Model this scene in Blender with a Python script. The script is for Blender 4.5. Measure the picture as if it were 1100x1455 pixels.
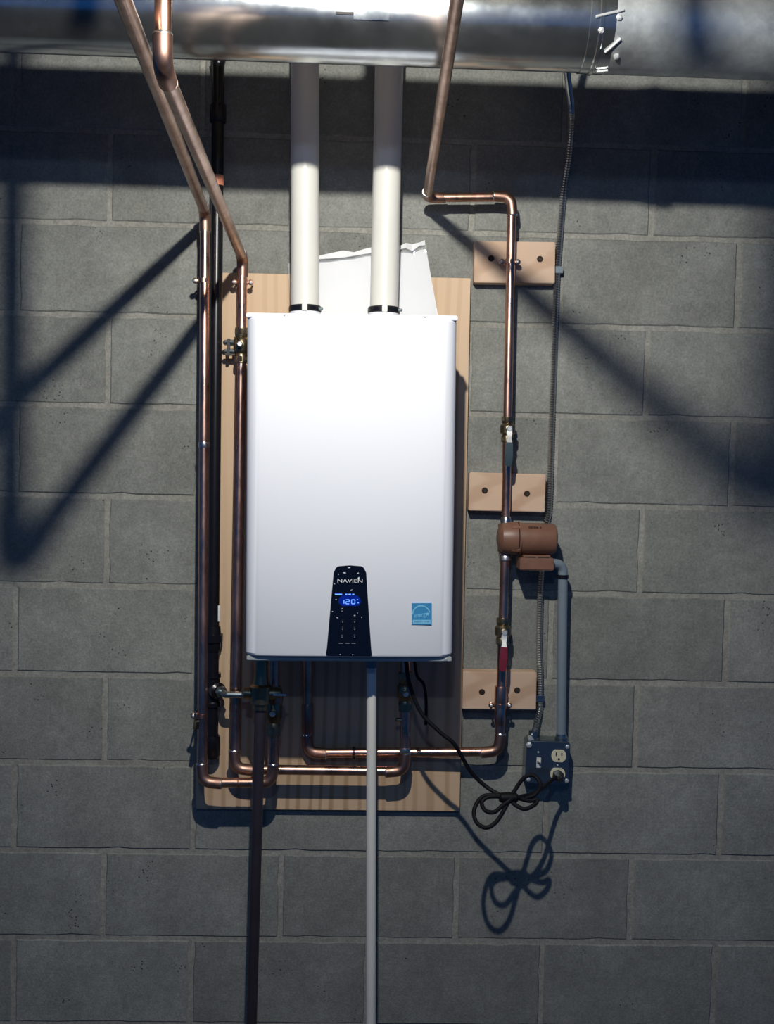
import bpy, bmesh, math, random
from mathutils import Vector, Matrix
random.seed(7)
for o in list(bpy.data.objects):
    bpy.data.objects.remove(o)
scene = bpy.context.scene
COL = scene.collection

# ------------------------------------------------------------------ camera
U = 0.2032                    # one block course
Z0 = 10 * U                   # height of the bed joint the survey starts from
F_PX, CX, CY = 1500.0, 550.0, 727.5
ROT = ((0.99944305, -0.0205696, -0.02627683),
       (0.01944825, 0.99891819, -0.04224006),
       (0.02711727, 0.04170549, 0.99876189))
CAM = Vector((0.56857832, -2.40000509, Z0 - 0.53279561))
def _w(v):                    # survey axes (right, down, into wall) -> world
    return Vector((v[0], v[2], -v[1]))
RIGHT, DOWN, FWD = (_w(r) for r in ROT)
camd = bpy.data.cameras.new('camera')
cam = bpy.data.objects.new('camera', camd); COL.objects.link(cam)
camd.sensor_fit = 'VERTICAL'; camd.sensor_height = 24.0
camd.lens = 24.0 * F_PX / 1455.0
camd.clip_start = 0.05
cam.matrix_world = Matrix(((RIGHT.x, -DOWN.x, -FWD.x, CAM.x), (RIGHT.y, -DOWN.y, -FWD.y, CAM.y),
                           (RIGHT.z, -DOWN.z, -FWD.z, CAM.z), (0, 0, 0, 1)))
scene.camera = cam
def P(px, py, d):
    """world point whose distance from the wall face is d"""
    r = RIGHT * ((px - CX) / F_PX) + DOWN * ((py - CY) / F_PX) + FWD
    t = (-d - CAM.y) / r.y
    return CAM + r * t

# ------------------------------------------------------------------ world, lamps, exposure
w = bpy.data.worlds.new('world'); scene.world = w; w.use_nodes = True
w.node_tree.nodes['Background'].inputs[0].default_value = (0.04, 0.29, 1.0, 1)
w.node_tree.nodes['Background'].inputs[1].default_value = 0.145
def lamp(name, px, py, dist, power, radius, color):
    l = bpy.data.lights.new(name, 'POINT'); l.energy = power; l.shadow_soft_size = radius; l.color = color
    o = bpy.data.objects.new(name, l); COL.objects.link(o)
    q = P(px, py, 0); o.location = (q.x, -dist, q.z)
    return o
# clamp-on work light hooked to a joist in front of the duct, turned to the heater
wl = bpy.data.lights.new('work_light', 'AREA'); wl.shape = 'DISK'; wl.size = 0.034; wl.energy = 23.5; wl.color = (1.0, 0.98, 0.88)
wlo = bpy.data.objects.new('work_light', wl); COL.objects.link(wlo)
q = P(499, 156, 0); wlo.location = (q.x, -1.5, q.z)
wlo.rotation_euler = (P(510, 420, 0) - wlo.location).to_track_quat('-Z', 'Y').to_euler()
lamp('far_ceiling_bulb', 463, 190, 2.65, 13, 0.035, (0.38, 0.62, 1.0))
vs = scene.view_settings
vs.view_transform = 'Standard'; vs.look = 'None'; vs.exposure = 0.0; vs.gamma = 1.0; vs.use_curve_mapping = False

# ------------------------------------------------------------------ materials
M = {}
class NT:
    def __init__(s, name):
        s.m = bpy.data.materials.new(name); s.m.use_nodes = True; s.t = s.m.node_tree
        s.b = s.t.nodes['Principled BSDF']; M[name] = s.m
    def n(s, typ, **kw):
        x = s.t.nodes.new(typ)
        for k, v in kw.items():
            if k in ('Scale', 'Detail', 'Roughness', 'Distortion', 'Strength', 'Distance', 'Fac', 'W'):
                x.inputs[k].default_value = v
            else: setattr(x, k, v)
        return x
    def l(s, a, b): s.t.links.new(a, b)
    def coords(s, scale=(1, 1, 1), kind='Object'):
        tc = s.n('ShaderNodeTexCoord'); mp = s.n('ShaderNodeMapping'); mp.inputs['Scale'].default_value = scale
        s.l(tc.outputs[kind], mp.inputs[0]); return mp.outputs[0]
    def ramp(s, fac, stops):
        r = s.n('ShaderNodeValToRGB'); e = r.color_ramp.elements
        while len(e) < len(stops): e.new(0.5)
        for i, (p, c) in enumerate(stops):
            e[i].position = p; e[i].color = (c[0], c[1], c[2], 1)
        s.l(fac, r.inputs[0]); return r.outputs[0]
    def mix(s, a, b, fac, mode='MIX'):
        x = s.n('ShaderNodeMix', data_type='RGBA', blend_type=mode)
        for sock, v in ((x.inputs[6], a), (x.inputs[7], b), (x.inputs[0], fac)):
            if hasattr(v, 'is_linked'): s.l(v, sock)
            elif isinstance(v, (int, float)): sock.default_value = v
            else: sock.default_value = (v[0], v[1], v[2], 1)
        return x.outputs[2]
    def bump(s, h, strength, dist):
        x = s.n('ShaderNodeBump', Strength=strength, Distance=dist); s.l(h, x.inputs['Height'])
        s.l(x.outputs[0], s.b.inputs['Normal'])
    def noise(s, vec, scale, detail=4, rough=0.6, dist=0.0):
        x = s.n('ShaderNodeTexNoise', Scale=scale, Detail=detail, Roughness=rough, Distortion=dist)
        s.l(vec, x.inputs['Vector']); return x.outputs[0]

def simple(name, col, rough=0.5, metal=0.0, var=0.12, vscale=25, bump=0.0, coat=0.0):
    k = NT(name); v = k.coords()
    nz = k.noise(v, vscale, 5)
    c = k.ramp(nz, [(0.3, [x * (1 - var) for x in col]), (0.7, [min(1, x * (1 + var)) for x in col])])
    k.l(c, k.b.inputs['Base Color']); k.b.inputs['Roughness'].default_value = rough
    k.b.inputs['Metallic'].default_value = metal; k.b.inputs['Coat Weight'].default_value = coat
    if bump: k.bump(k.noise(v, vscale * 12, 3), bump, 0.0006)
    return k

def concrete(name, lo, mid, hi, spread, pits=True):
    k = NT(name); v = k.coords()
    oi = k.n('ShaderNodeObjectInfo')
    off = k.n('ShaderNodeVectorMath', operation='ADD')
    sc = k.n('ShaderNodeVectorMath', operation='SCALE'); sc.inputs['Scale'].default_value = 37.0
    cmb = k.n('ShaderNodeCombineXYZ'); k.l(oi.outputs['Random'], cmb.inputs[0]); k.l(oi.outputs['Random'], cmb.inputs[2])
    k.l(cmb.outputs[0], sc.inputs[0]); k.l(v, off.inputs[0]); k.l(sc.outputs[0], off.inputs[1]); v = off.outputs[0]
    big = k.ramp(k.noise(v, 7.0, 5, 0.65), [(0.28, lo), (0.5, mid), (0.75, hi)])
    fine = k.ramp(k.noise(v, 190.0, 4, 0.7), [(0.3, (0.72, 0.72, 0.72)), (0.55, (1, 1, 1)), (0.72, (1.22, 1.22, 1.2))])
    c = k.mix(big, fine, 1.0, 'MULTIPLY')
    mid_ = k.ramp(k.noise(v, 48.0, 5, 0.75), [(0.30, (0.84,) * 3), (0.5, (1.0,) * 3), (0.70, (1.17, 1.17, 1.15))])
    c = k.mix(c, mid_, 1.0, 'MULTIPLY')
    rnd = k.ramp(oi.outputs['Random'], [(0.0, (1 - spread,) * 3), (1.0, (1 + spread,) * 3)])
    c = k.mix(c, rnd, 1.0, 'MULTIPLY')
    h = k.noise(v, 260.0, 4, 0.7)
    if pits:
        vo = k.n('ShaderNodeTexVoronoi', Scale=110.0); k.l(v, vo.inputs['Vector'])
        m1 = k.ramp(vo.outputs['Distance'], [(0.10, (1, 1, 1)), (0.24, (0, 0, 0))])
        m2 = k.ramp(k.noise(v, 9.0, 2, 0.5), [(0.61, (0, 0, 0)), (0.66, (1, 1, 1))])
        pm = k.mix(m1, m2, 1.0, 'MULTIPLY')
        c = k.mix(c, (0.03, 0.03, 0.03), pm)
        hs = k.n('ShaderNodeMath', operation='SUBTRACT'); k.l(h, hs.inputs[0]); k.l(pm, hs.inputs[1]); h = hs.outputs[0]
    k.l(c, k.b.inputs['Base Color']); k.b.inputs['Roughness'].default_value = 0.92
    k.b.inputs['Specular IOR Level'].default_value = 0.2
    k.bump(h, 0.55, 0.0025)
concrete('block', (0.215, 0.218, 0.206), (0.262, 0.266, 0.25), (0.335, 0.338, 0.32), 0.10)
concrete('mortar', (0.29, 0.28, 0.25), (0.34, 0.33, 0.30), (0.39, 0.38, 0.35), 0.03, False)
concrete('floor_concrete', (0.08, 0.08, 0.08), (0.10, 0.10, 0.10), (0.13, 0.13, 0.13), 0.02)

def wood(name, lo, hi, dark, scale, band):
    k = NT(name); v = k.coords(scale)
    wv = k.n('ShaderNodeTexWave', wave_type='BANDS', bands_direction='X', Scale=band, Distortion=9.0, Detail=3.0)
    wv.inputs['Detail Scale'].default_value = 0.7; k.l(v, wv.inputs['Vector'])
    a = k.ramp(k.noise(v, 3.0, 5, 0.6, 0.4), [(0.3, lo), (0.7, hi)])
    m = k.ramp(wv.outputs['Fac'], [(0.50, (0, 0, 0)), (0.92, (1, 1, 1))])
    reg = k.ramp(k.noise(v, 1.3, 2), [(0.40, (0.08,) * 3), (0.6, (0.95,) * 3)])
    c = k.mix(a, dark, k.mix(m, reg, 1.0, 'MULTIPLY'))
    k.l(c, k.b.inputs['Base Color']); k.b.inputs['Roughness'].default_value = 0.6
    k.bump(k.noise(v, 30, 3), 0.15, 0.001)
wood('plywood', (0.60, 0.41, 0.26), (0.72, 0.52, 0.36), (0.33, 0.18, 0.085), (1.0, 1.0, 0.13), 11.0)
wood('pine', (0.60, 0.41, 0.29), (0.70, 0.51, 0.38), (0.46, 0.28, 0.18), (0.15, 1.0, 1.0), 14.0)
wood('joist_wood', (0.11, 0.078, 0.05), (0.15, 0.105, 0.068), (0.07, 0.05, 0.03), (1.0, 0.1, 1.0), 8.0)
simple('plywood_edge', (0.42, 0.29, 0.17), 0.8, vscale=90)

def copper(name, a, b, rough):
    k = NT(name); v = k.coords((1, 1, 0.4))
    c = k.ramp(k.noise(v, 22, 5, 0.65), [(0.33, a), (0.6, b)])
    k.l(c, k.b.inputs['Base Color']); k.b.inputs['Metallic'].default_value = 1.0
    r = k.ramp(k.noise(v, 35, 3), [(0.3, (rough * 0.75,) * 3), (0.7, (rough * 1.3,) * 3)])
    k.l(r, k.b.inputs['Roughness'])
copper('copper', (0.46, 0.25, 0.18), (0.74, 0.45, 0.35), 0.30)
copper('copper_muted', (0.40, 0.27, 0.22), (0.60, 0.44, 0.37), 0.38)  # greyer copper tone for the overhead lengths
copper('copper_dull', (0.32, 0.18, 0.14), (0.46, 0.28, 0.22), 0.42)
copper('solder', (0.55, 0.52, 0.50), (0.75, 0.72, 0.70), 0.30)
copper('brass', (0.20, 0.16, 0.10), (0.34, 0.28, 0.18), 0.38)

def galv(name, r0, r1, dark, metal):
    k = NT(name); v = k.coords()
    vo = k.n('ShaderNodeTexVoronoi', Scale=55.0); k.l(v, vo.inputs['Vector'])
    sp = k.ramp(vo.outputs['Color'], [(0.0, (0.58, 0.61, 0.63)), (1.0, (0.68, 0.71, 0.72))])
    dk = k.ramp(k.noise(v, 6.0, 6, 0.7), [(0.35, (dark,) * 3), (0.62, (1, 1, 1))])
    k.l(k.mix(sp, dk, 1.0, 'MULTIPLY'), k.b.inputs['Base Color']); k.b.inputs['Metallic'].default_value = metal
    k.l(k.ramp(k.noise(v, 14, 4), [(0.3, (r0,) * 3), (0.7, (r1,) * 3)]), k.b.inputs['Roughness'])
    k.bump(k.noise(v, 9, 2), 0.10, 0.01)
galv('galvanized', 0.15, 0.25, 0.8, 0.975)
galv('galvanized_dull', 0.36, 0.52, 0.5, 0.72)

simple('bright_zinc', (0.78, 0.79, 0.80), 0.34, 0.6)
simple('box_steel', (0.34, 0.40, 0.43), 0.33, 1.0, vscale=12)
simple('black_iron', (0.008, 0.008, 0.011), 0.28, 0.0, 0.2, 40)
simple('dark_drain', (0.030, 0.024, 0.034), 0.40, 0.0, 0.15)
simple('black_rubber', (0.014, 0.014, 0.017), 0.42)
simple('cord_black', (0.004, 0.004, 0.008), 0.6).b.inputs['Specular IOR Level'].default_value = 0.25
simple('enamel_white', (0.85, 0.865, 0.94), 0.60, 0.0, 0.01, 3).b.inputs['Specular IOR Level'].default_value = 0.15
simple('chassis_grey', (0.36, 0.39, 0.40), 0.55, 0.0, 0.05)
simple('heater_side', (0.60, 0.61, 0.64), 0.40, 0.0, 0.02)
simple('pvc_white', (0.78, 0.765, 0.72), 0.33, 0.0, 0.03, 8)
simple('paper', (0.82, 0.82, 0.85), 0.7, 0.0, 0.01)
simple('panel_black', (0.004, 0.006, 0.014), 0.10, 0.0, 0.05)
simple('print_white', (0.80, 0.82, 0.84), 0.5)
simple('print_grey', (0.25, 0.27, 0.32), 0.5)
simple('sticker_blue', (0.045, 0.26, 0.52), 0.4, 0.0, 0.05)
simple('sticker_dark', (0.02, 0.15, 0.30), 0.4)
simple('sticker_light', (0.22, 0.55, 0.80), 0.4)
simple('pump_brown', (0.20, 0.098, 0.066), 0.42, 0.0, 0.12, 30)
simple('pump_mark', (0.05, 0.022, 0.018), 0.5)
simple('conduit_grey', (0.20, 0.25, 0.30), 0.45, 0.0, 0.05)
simple('armor', (0.62, 0.64, 0.66), 0.28, 1.0)
simple('cream_plastic', (0.68, 0.64, 0.47), 0.4, 0.0, 0.02)
simple('white_plastic', (0.62, 0.62, 0.60), 0.4, 0.0, 0.02)
simple('slot_dark', (0.02, 0.016, 0.012), 0.6)
simple('red_vinyl', (0.17, 0.012, 0.03), 0.38)
simple('blue_vinyl', (0.006, 0.032, 0.048), 0.38)
simple('tag_orange', (0.55, 0.20, 0.12), 0.6, 0.0, 0.5, 60)
simple('wood_hole', (0.03, 0.016, 0.010), 0.9)
k = NT('display_blue'); k.b.inputs['Base Color'].default_value = (0.02, 0.08, 0.5, 1)
k.b.inputs['Emission Color'].default_value = (0.12, 0.30, 1.0, 1); k.b.inputs['Emission Strength'].default_value = 1.6
k = NT('display_glow'); k.b.inputs['Base Color'].default_value = (0.004, 0.01, 0.08, 1); k.b.inputs['Roughness'].default_value = 0.15
k.b.inputs['Emission Color'].default_value = (0.0, 0.02, 0.45, 1); k.b.inputs['Emission Strength'].default_value = 0.35
k = NT('clear_film'); k.b.inputs['Base Color'].default_value = (0.95, 0.96, 1, 1); k.b.inputs['Roughness'].default_value = 0.08
k.b.inputs['Alpha'].default_value = 0.12; k.b.inputs['Specular IOR Level'].default_value = 0.8

# ------------------------------------------------------------------ mesh helpers
BASE = {}
def empty(name, loc, label, cat, group=None):
    o = bpy.data.objects.new(name, None); COL.objects.link(o); o.location = loc; o.empty_display_size = 0.05
    o['label'] = label; o['category'] = cat
    if group: o['group'] = group
    BASE[o.name] = Vector(loc); return o
def basis(axis):
    a = Vector(axis).normalized()
    h = Vector((0, 0, 1)) if abs(a.z) < 0.9 else Vector((1, 0, 0))
    u = h.cross(a).normalized(); return a, u, a.cross(u)
class MB:
    def __init__(s): s.v = []; s.f = []
    def add(s, vs, fs):
        n = len(s.v); s.v += [Vector(x) for x in vs]; s.f += [tuple(i + n for i in f) for f in fs]; return s
    def box(s, O, ax, ay, az, hx, hy, hz):
        vs = [O + ax * (i * hx) + ay * (j * hy) + az * (k * hz) for k in (-1, 1) for j in (-1, 1) for i in (-1, 1)]
        return s.add(vs, [(0, 2, 3, 1), (4, 5, 7, 6), (0, 1, 5, 4), (2, 6, 7, 3), (0, 4, 6, 2), (1, 3, 7, 5)])
    def tube(s, pts, r, n=16, cap=True):
        pts = [Vector(p) for p in pts]; m = len(pts)
        rs = r if isinstance(r, (list, tuple)) else [r] * m
        t0 = (pts[1] - pts[0]).normalized(); _, u, _ = basis(t0); vs = []
        for i in range(m):
            t = (pts[min(i + 1, m - 1)] - pts[max(i - 1, 0)]).normalized()
            u = (u - t * u.dot(t)).normalized(); b = t.cross(u)
            for j in range(n):
                a = 2 * math.pi * j / n
                vs.append(pts[i] + (u * math.cos(a) + b * math.sin(a)) * rs[i])
        fs = [(i * n + j, i * n + (j + 1) % n, (i + 1) * n + (j + 1) % n, (i + 1) * n + j) for i in range(m - 1) for j in range(n)]
        if cap: fs += [tuple(reversed(range(n))), tuple((m - 1) * n + j for j in range(n))]
        return s.add(vs, fs)
    def lathe(s, O, axis, prof, n=24, phase=0.0):
        a, u, b = basis(axis); O = Vector(O); vs = []
        for t, r in prof:
            for j in range(n):
                g = 2 * math.pi * j / n + phase; vs.append(O + a * t + (u * math.cos(g) + b * math.sin(g)) * max(r, 1e-5))
        m = len(prof)
        fs = [(i * n + j, i * n + (j + 1) % n, (i + 1) * n + (j + 1) % n, (i + 1) * n + j) for i in range(m - 1) for j in range(n)]
        fs += [tuple(reversed(range(n))), tuple((m - 1) * n + j for j in range(n))]
        return s.add(vs, fs)
    def prism(s, poly, n, depth):
        """poly: front outline (world points); thickness goes back along -n"""
        m = len(poly); poly = [Vector(p) for p in poly]; n = Vector(n)
        vs = poly + [p - n * depth for p in poly]
        fs = [tuple(range(m)), tuple(reversed(range(m, 2 * m)))] + [(i, i + m, (i + 1) % m + m, (i + 1) % m) for i in range(m)]
        return s.add(vs, fs)
    def mesh(s, name, base=Vector((0, 0, 0)), bevel=0.0, angle=35, seg=2, smooth=True):
        me = bpy.data.meshes.new(name); me.from_pydata([tuple(x - base) for x in s.v], [], s.f)
        bm = bmesh.new(); bm.from_mesh(me)
        bmesh.ops.recalc_face_normals(bm, faces=bm.faces)
        if bevel:
            es = [e for e in bm.edges if len(e.link_faces) == 2 and e.calc_face_angle(0) > math.radians(30)]
            bmesh.ops.bevel(bm, geom=es, offset=bevel, segments=seg, affect='EDGES', clamp_overlap=True)
        bm.to_mesh(me); bm.free()
        if smooth:
            me.polygons.foreach_set('use_smooth', [True] * len(me.polygons)); me.set_sharp_from_angle(angle=math.radians(angle))
        return me
    def build(s, name, mat, parent=None, label=None, **kw):
        b = Vector((0, 0, 0))
        if parent is not None: b = BASE[parent.name]
        elif s.v: 
            b = Vector((sum(x.x for x in s.v) / len(s.v), sum(x.y for x in s.v) / len(s.v), min(x.z for x in s.v)))
        me = s.mesh(name, b, **kw); me.materials.append(M[mat])
        o = bpy.data.objects.new(name, me); COL.objects.link(o)
        if parent is not None: o.parent = parent
        else: o.location = b
        BASE[o.name] = b
        if label: o['label'] = label
        return o
def tag(o, label, cat, group=None):
    o['label'] = label; o['category'] = cat
    if group: o['group'] = group
    return o
def struct(o): o['kind'] = 'structure'; return o
def arc_corner(a, b, c, rad, seg=6):
    """rounded corner points at b between a and c"""
    a, b, c = Vector(a), Vector(b), Vector(c)
    d1 = (a - b).normalized(); d2 = (c - b).normalized(); ang = d1.angle(d2)
    t = rad / math.tan(ang / 2); p1 = b + d1 * t; p2 = b + d2 * t
    ctr = b + (d1 + d2).normalized() * (rad / math.sin(ang / 2))
    v1 = p1 - ctr; v2 = p2 - ctr; om = v1.angle(v2)
    return [ctr + (v1 * math.sin((1 - i / seg) * om) + v2 * math.sin(i / seg * om)) / math.sin(om) for i in range(seg + 1)]
def smooth_path(pts, sub=8):
    pts = [Vector(p) for p in pts]; out = []
    q = [pts[0] * 2 - pts[1]] + pts + [pts[-1] * 2 - pts[-2]]
    for i in range(1, len(q) - 2):
        p0, p1, p2, p3 = q[i - 1:i + 3]
        for k in range(sub):
            t = k / sub
            out.append(0.5 * ((2 * p1) + (p2 - p0) * t + (2 * p0 - 5 * p1 + 4 * p2 - p3) * t * t + (3 * p1 - p0 - 3 * p2 + p3) * t ** 3))
    out.append(pts[-1]); return out
class Frame:
    """a rectangle standing parallel to the wall: centre, in-plane axes and size"""
    def __init__(s, tl, tr, br, bl, d):
        s.d = d
        a, b, c, e = (P(*q, d) for q in (tl, tr, br, bl))
        s.O = (a + b + c + e) / 4; u = (b - a) + (c - e); u.y = 0; s.u = u.normalized()
        s.v = Vector((-s.u.z, 0, s.u.x)); s.n = Vector((0, -1, 0))
        s.w = ((b - a).dot(s.u) + (c - e).dot(s.u)) / 2; s.h = ((a - e).dot(s.v) + (b - c).dot(s.v)) / 2
    def pt(s, a, b, c=0.0): return s.O + s.u * a + s.v * b + s.n * c
    def loc(s, px, py, d=None):
        q = P(px, py, s.d if d is None else d) - s.O; return q.dot(s.u), q.dot(s.v)
    def px(s, px, py, c=0.0):
        a, b = s.loc(px, py, s.d + c); return s.pt(a, b, c)
def text_mesh(name, body, size, O, u, v, n, mat, parent, extrude=0.0004, width=None):
    cu = bpy.data.curves.new('t', 'FONT'); cu.body = body; cu.size = size; cu.extrude = extrude
    cu.align_x = 'CENTER'; cu.align_y = 'CENTER'; cu.resolution_u = 2
    o = bpy.data.objects.new('t', cu); COL.objects.link(o)
    bpy.context.view_layer.update()
    me = bpy.data.meshes.new_from_object(o.evaluated_get(bpy.context.evaluated_depsgraph_get()))
    bpy.data.objects.remove(o)
    sx = 1.0
    if width:
        xs = [p.co.x for p in me.vertices]; sx = width / (max(xs) - min(xs))
    b = BASE[parent.name]
    for p in me.vertices:
        p.co = O + u * (p.co.x * sx) + v * p.co.y + n * p.co.z - b
    me.materials.clear(); me.materials.append(M[mat])
    r = bpy.data.objects.new(name, me); COL.objects.link(r); r.parent = parent; BASE[r.name] = b
    return r
X, Y, Z = Vector((1, 0, 0)), Vector((0, 1, 0)), Vector((0, 0, 1))
NRM = Vector((0, -1, 0))

# ------------------------------------------------------------------ block wall
CEIL = 12 * U
x_lo, x_hi = -9 * U, 15 * U
wall = struct(MB().box(Vector(((x_lo + x_hi) / 2, 0.105, (CEIL) / 2)), X, Y, Z, (x_hi - x_lo) / 2, 0.1022, CEIL / 2).build('wall_back', 'mortar', smooth=False))
wall['label'] = 'grey concrete block wall behind the water heater'
JT = 0.0105
def block_mesh(seed, wid):
    rg = random.Random(seed); hw, hh = wid / 2 - JT / 2, U / 2 - JT / 2
    out = []
    def edge(x0, z0, x1, z1, n):
        for i in range(n):
            t = i / n; j = rg.uniform(-0.0010, 0.0006) if i else -0.001
            if rg.random() < 0.10: j -= 0.0022
            x, z = x0 + (x1 - x0) * t, z0 + (z1 - z0) * t
            L = math.hypot(x1 - x0, z1 - z0); nx, nz = (z1 - z0) / L, -(x1 - x0) / L
            out.append((x + nx * j, z + nz * j))
    edge(-hw, -hh, hw, -hh, 12); edge(hw, -hh, hw, hh, 6); edge(hw, hh, -hw, hh, 12); edge(-hw, hh, -hw, -hh, 6)
    m = len(out); vs = []
    for inset, y in ((0.0025, 0.0), (0.0, 0.0025), (0.0, 0.02)):
        for x, z in out:
            vs.append(Vector((x * (1 - inset / hw), y, z * (1 - inset / hh))))
    b = MB(); fs = [tuple(range(m))]
    for k in range(2):
        fs += [(k * m + i, (k + 1) * m + i, (k + 1) * m + (i + 1) % m, k * m + (i + 1) % m) for i in range(m)]
    b.add(vs, fs); me = b.mesh('block', angle=25); me.materials.append(M['block']); return me
full = [block_mesh(i, 2 * U) for i in range(6)]
wb = BASE[wall.name]
for k in range(-2, 10):
    odd = (k % 2 == 0)
    c0 = -9 if odd else -8
    for c in range(c0, 14, 2):
        o = bpy.data.objects.new('block', random.choice(full)); COL.objects.link(o)
        o.parent = wall
        o.location = Vector(((c + 1) * U, random.uniform(-0.0008, 0.0008), Z0 - (k + 0.5) * U)) - wb
        if random.random() < 0.5: o.rotation_euler = (0, math.pi, 0); o.location.y = o.location.y
for o in [c for c in wall.children if c.rotation_euler.y]:
    o.rotation_euler = (0, math.pi, 0)
floor = struct(MB().box(Vector((0.6, -2.0, -0.05)), X, Y, Z, 2.5, 2.2, 0.05).build('floor', 'floor_concrete', smooth=False))
floor['label'] = 'bare concrete basement floor at the foot of the wall'
ceil = struct(MB().box(Vector((0.6, -2.0, CEIL + 0.25)), X, Y, Z, 2.5, 2.2, 0.012).build('ceiling', 'joist_wood', smooth=False))
ceil['label'] = 'subfloor boards above the open joists'
for i in range(9):
    MB().box(Vector((-1.16 + i * 0.4064, -2.0, CEIL + 0.119)), X, Y, Z, 0.019, 2.2, 0.119).build('joist', 'joist_wood', ceil, bevel=0.002, seg=1)

# ------------------------------------------------------------------ plywood backer
ply = Frame((286, 387), (670, 395), (652, 1153), (279, 1149), 0.019)
plyroot = empty('plywood_panel', ply.pt(0, -ply.h / 2, -0.0175), 'pale pine plywood sheet mounted on the block wall behind the heater', 'panel')
MB().box(ply.pt(0, 0, -0.0012), ply.u, ply.v, ply.n, ply.w / 2, ply.h / 2, 0.0012).build('face_veneer', 'plywood', plyroot, bevel=0.0006, seg=1)
MB().box(ply.pt(0, 0, -0.0099), ply.u, ply.v, ply.n, ply.w / 2 - 0.0003, ply.h / 2 - 0.0003, 0.0075).build('plywood_core', 'plywood_edge', plyroot)

# ------------------------------------------------------------------ tankless water heater
HD = 0.31
H = Frame((351, 448), (653.5, 450.5), (641.5, 936), (345.5, 932.5), HD)
heater = empty('tankless_water_heater', H.pt(0, -H.h / 2, -HD + 0.019), 'white wall-hung tankless water heater with black control strip', 'water heater')
hw, hh = H.w / 2, H.h / 2
def cover_ring(ins, b, back):
    R = 0.030; pts = []; w2 = hw - ins
    pts.append((-w2, -back)); n = 8
    for i in range(n + 1):
        a = math.pi - i * math.pi / 2 / n
        pts.append((-w2 + R + R * math.cos(a), -R + R * math.sin(a) - ins))
    for i in range(1, 10):
        x = -w2 + R + (2 * (w2 - R)) * i / 10; pts.append((x, 0.004 * (1 - (x / w2) ** 2) - ins))
    for i in range(n + 1):
        a = math.pi / 2 - i * math.pi / 2 / n
        pts.append((w2 - R + R * math.cos(a), -R + R * math.sin(a) - ins))
    pts.append((w2, -back))
    return [H.pt(x, b, c) for x, c in pts]
cb = MB(); rings = []
prof = [(0.010, -hh), (0.006, -hh + 0.0005), (0.002, -hh + 0.003), (0.0, -hh + 0.007), (0.0, hh - 0.007), (0.002, hh - 0.003), (0.006, hh - 0.0005), (0.010, hh)]
rr = [cover_ring(i, b, 0.10) for i, b in prof]; m = len(rr[0])
vs = [p for r in rr for p in r]; fs = []
for i in range(len(rr) - 1):
    for j in range(m):
        fs.append((i * m + j, i * m + (j + 1) % m, (i + 1) * m + (j + 1) % m, (i + 1) * m + j))
fs += [tuple(range(m)), tuple((len(rr) - 1) * m + j for j in range(m))]
cb.add(vs, fs); cover = cb.build('front_cover', 'enamel_white', heater, angle=30)
MB().box(H.pt(0, 0, -(HD - 0.019) / 2 - 0.04), H.u, H.v, H.n, hw - 0.004, hh - 0.002, (HD - 0.019) / 2 - 0.04).build('chassis', 'heater_side', heater, bevel=0.003)
MB().box(H.pt(0, hh + 0.0005, -0.033), H.u, H.v, H.n, hw + 0.0005, 0.0045, 0.026).build('top_flange', 'enamel_white', heater, bevel=0.0015)
MB().box(H.pt(0.0005, -hh - 0.0045, -0.046), H.u, H.v, H.n, hw - 0.003, 0.0055, 0.034).build('bottom_pan', 'chassis_grey', heater, bevel=0.002)
MB().box(H.pt(0, -hh - 0.004, -0.18), H.u, H.v, H.n, hw - 0.008, 0.004, 0.09).build('bottom_plate', 'chassis_grey', heater, bevel=0.001)
for px, py in ((406, 447.5), (603, 449.5)):
    a, b = H.loc(px, py)
    MB().lathe(H.pt(a, hh - 0.0005, -0.0085), H.n, [(0, 0.0038), (0.0022, 0.0034), (0.003, 0.0018)], 12).build('cover_screw', 'box_steel', heater)
a, b = H.loc(634, 941)
MB().lathe(H.pt(a, -hh - 0.005, -0.0125), H.n, [(0, 0.0035), (0.002, 0.003), (0.0026, 0.001)], 10).build('pan_screw', 'bright_zinc', heater)
# control strip
def hp(px, py, c): return H.px(px, py, c)
outl = [(463, 930), (464.5, 921), (474, 814)]
outl += [(475.5 + 7 * (1 - math.cos(t)), 812.5 - 8 * math.sin(t)) for t in (0.3, 0.7, 1.1, 1.4)]
outl += [(497, 803.3)]
outl += [(519 - 7 * (1 - math.cos(t)), 812.5 - 8 * math.sin(t)) for t in (1.4, 1.1, 0.7, 0.3)]
outl += [(520.5, 814), (527.5, 921), (528.5, 931), (527, 933), (465, 932)]
panel = MB().prism([hp(x, y, 0.0075) for x, y in outl], NRM, 0.0075).build('control_panel', 'panel_black', heater, bevel=0.0016)
C = 0.0077
MB().prism([hp(*q, C) for q in [(482, 850), (486, 846), (508, 846), (512, 850), (513, 856), (509, 861), (486, 861), (481, 856)]], NRM, 0.0002).build('display_window', 'display_glow', panel)
a0 = hp(497.5, 825.5, C)
text_mesh('lettering', 'NAVIEN', 0.0105, a0, H.u, H.v, H.n, 'print_white', panel, width=0.0495)
def seg7(ch, cx, cy, w_, h_, mb, t):
    S = {'1': 'bc', '2': 'abged', '0': 'abcdef', '5': 'afgcd'}[ch]
    d = {'a': (0, h_, w_, 0), 'g': (0, 0, w_, 0), 'd': (0, -h_, w_, 0), 'f': (-w_, h_ / 2, 0, h_ / 2), 'b': (w_, h_ / 2, 0, h_ / 2), 'e': (-w_, -h_ / 2, 0, h_ / 2), 'c': (w_, -h_ / 2, 0, h_ / 2)}
    for s_ in S:
        x, y, ex, ey = d[s_]
        mb.box(hp(cx, cy, C + 0.0005) + H.u * x + H.v * y, H.u, H.v, H.n, max(ex - t * 0.2, t), max(ey - t * 0.2, t), 0.0003)
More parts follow.
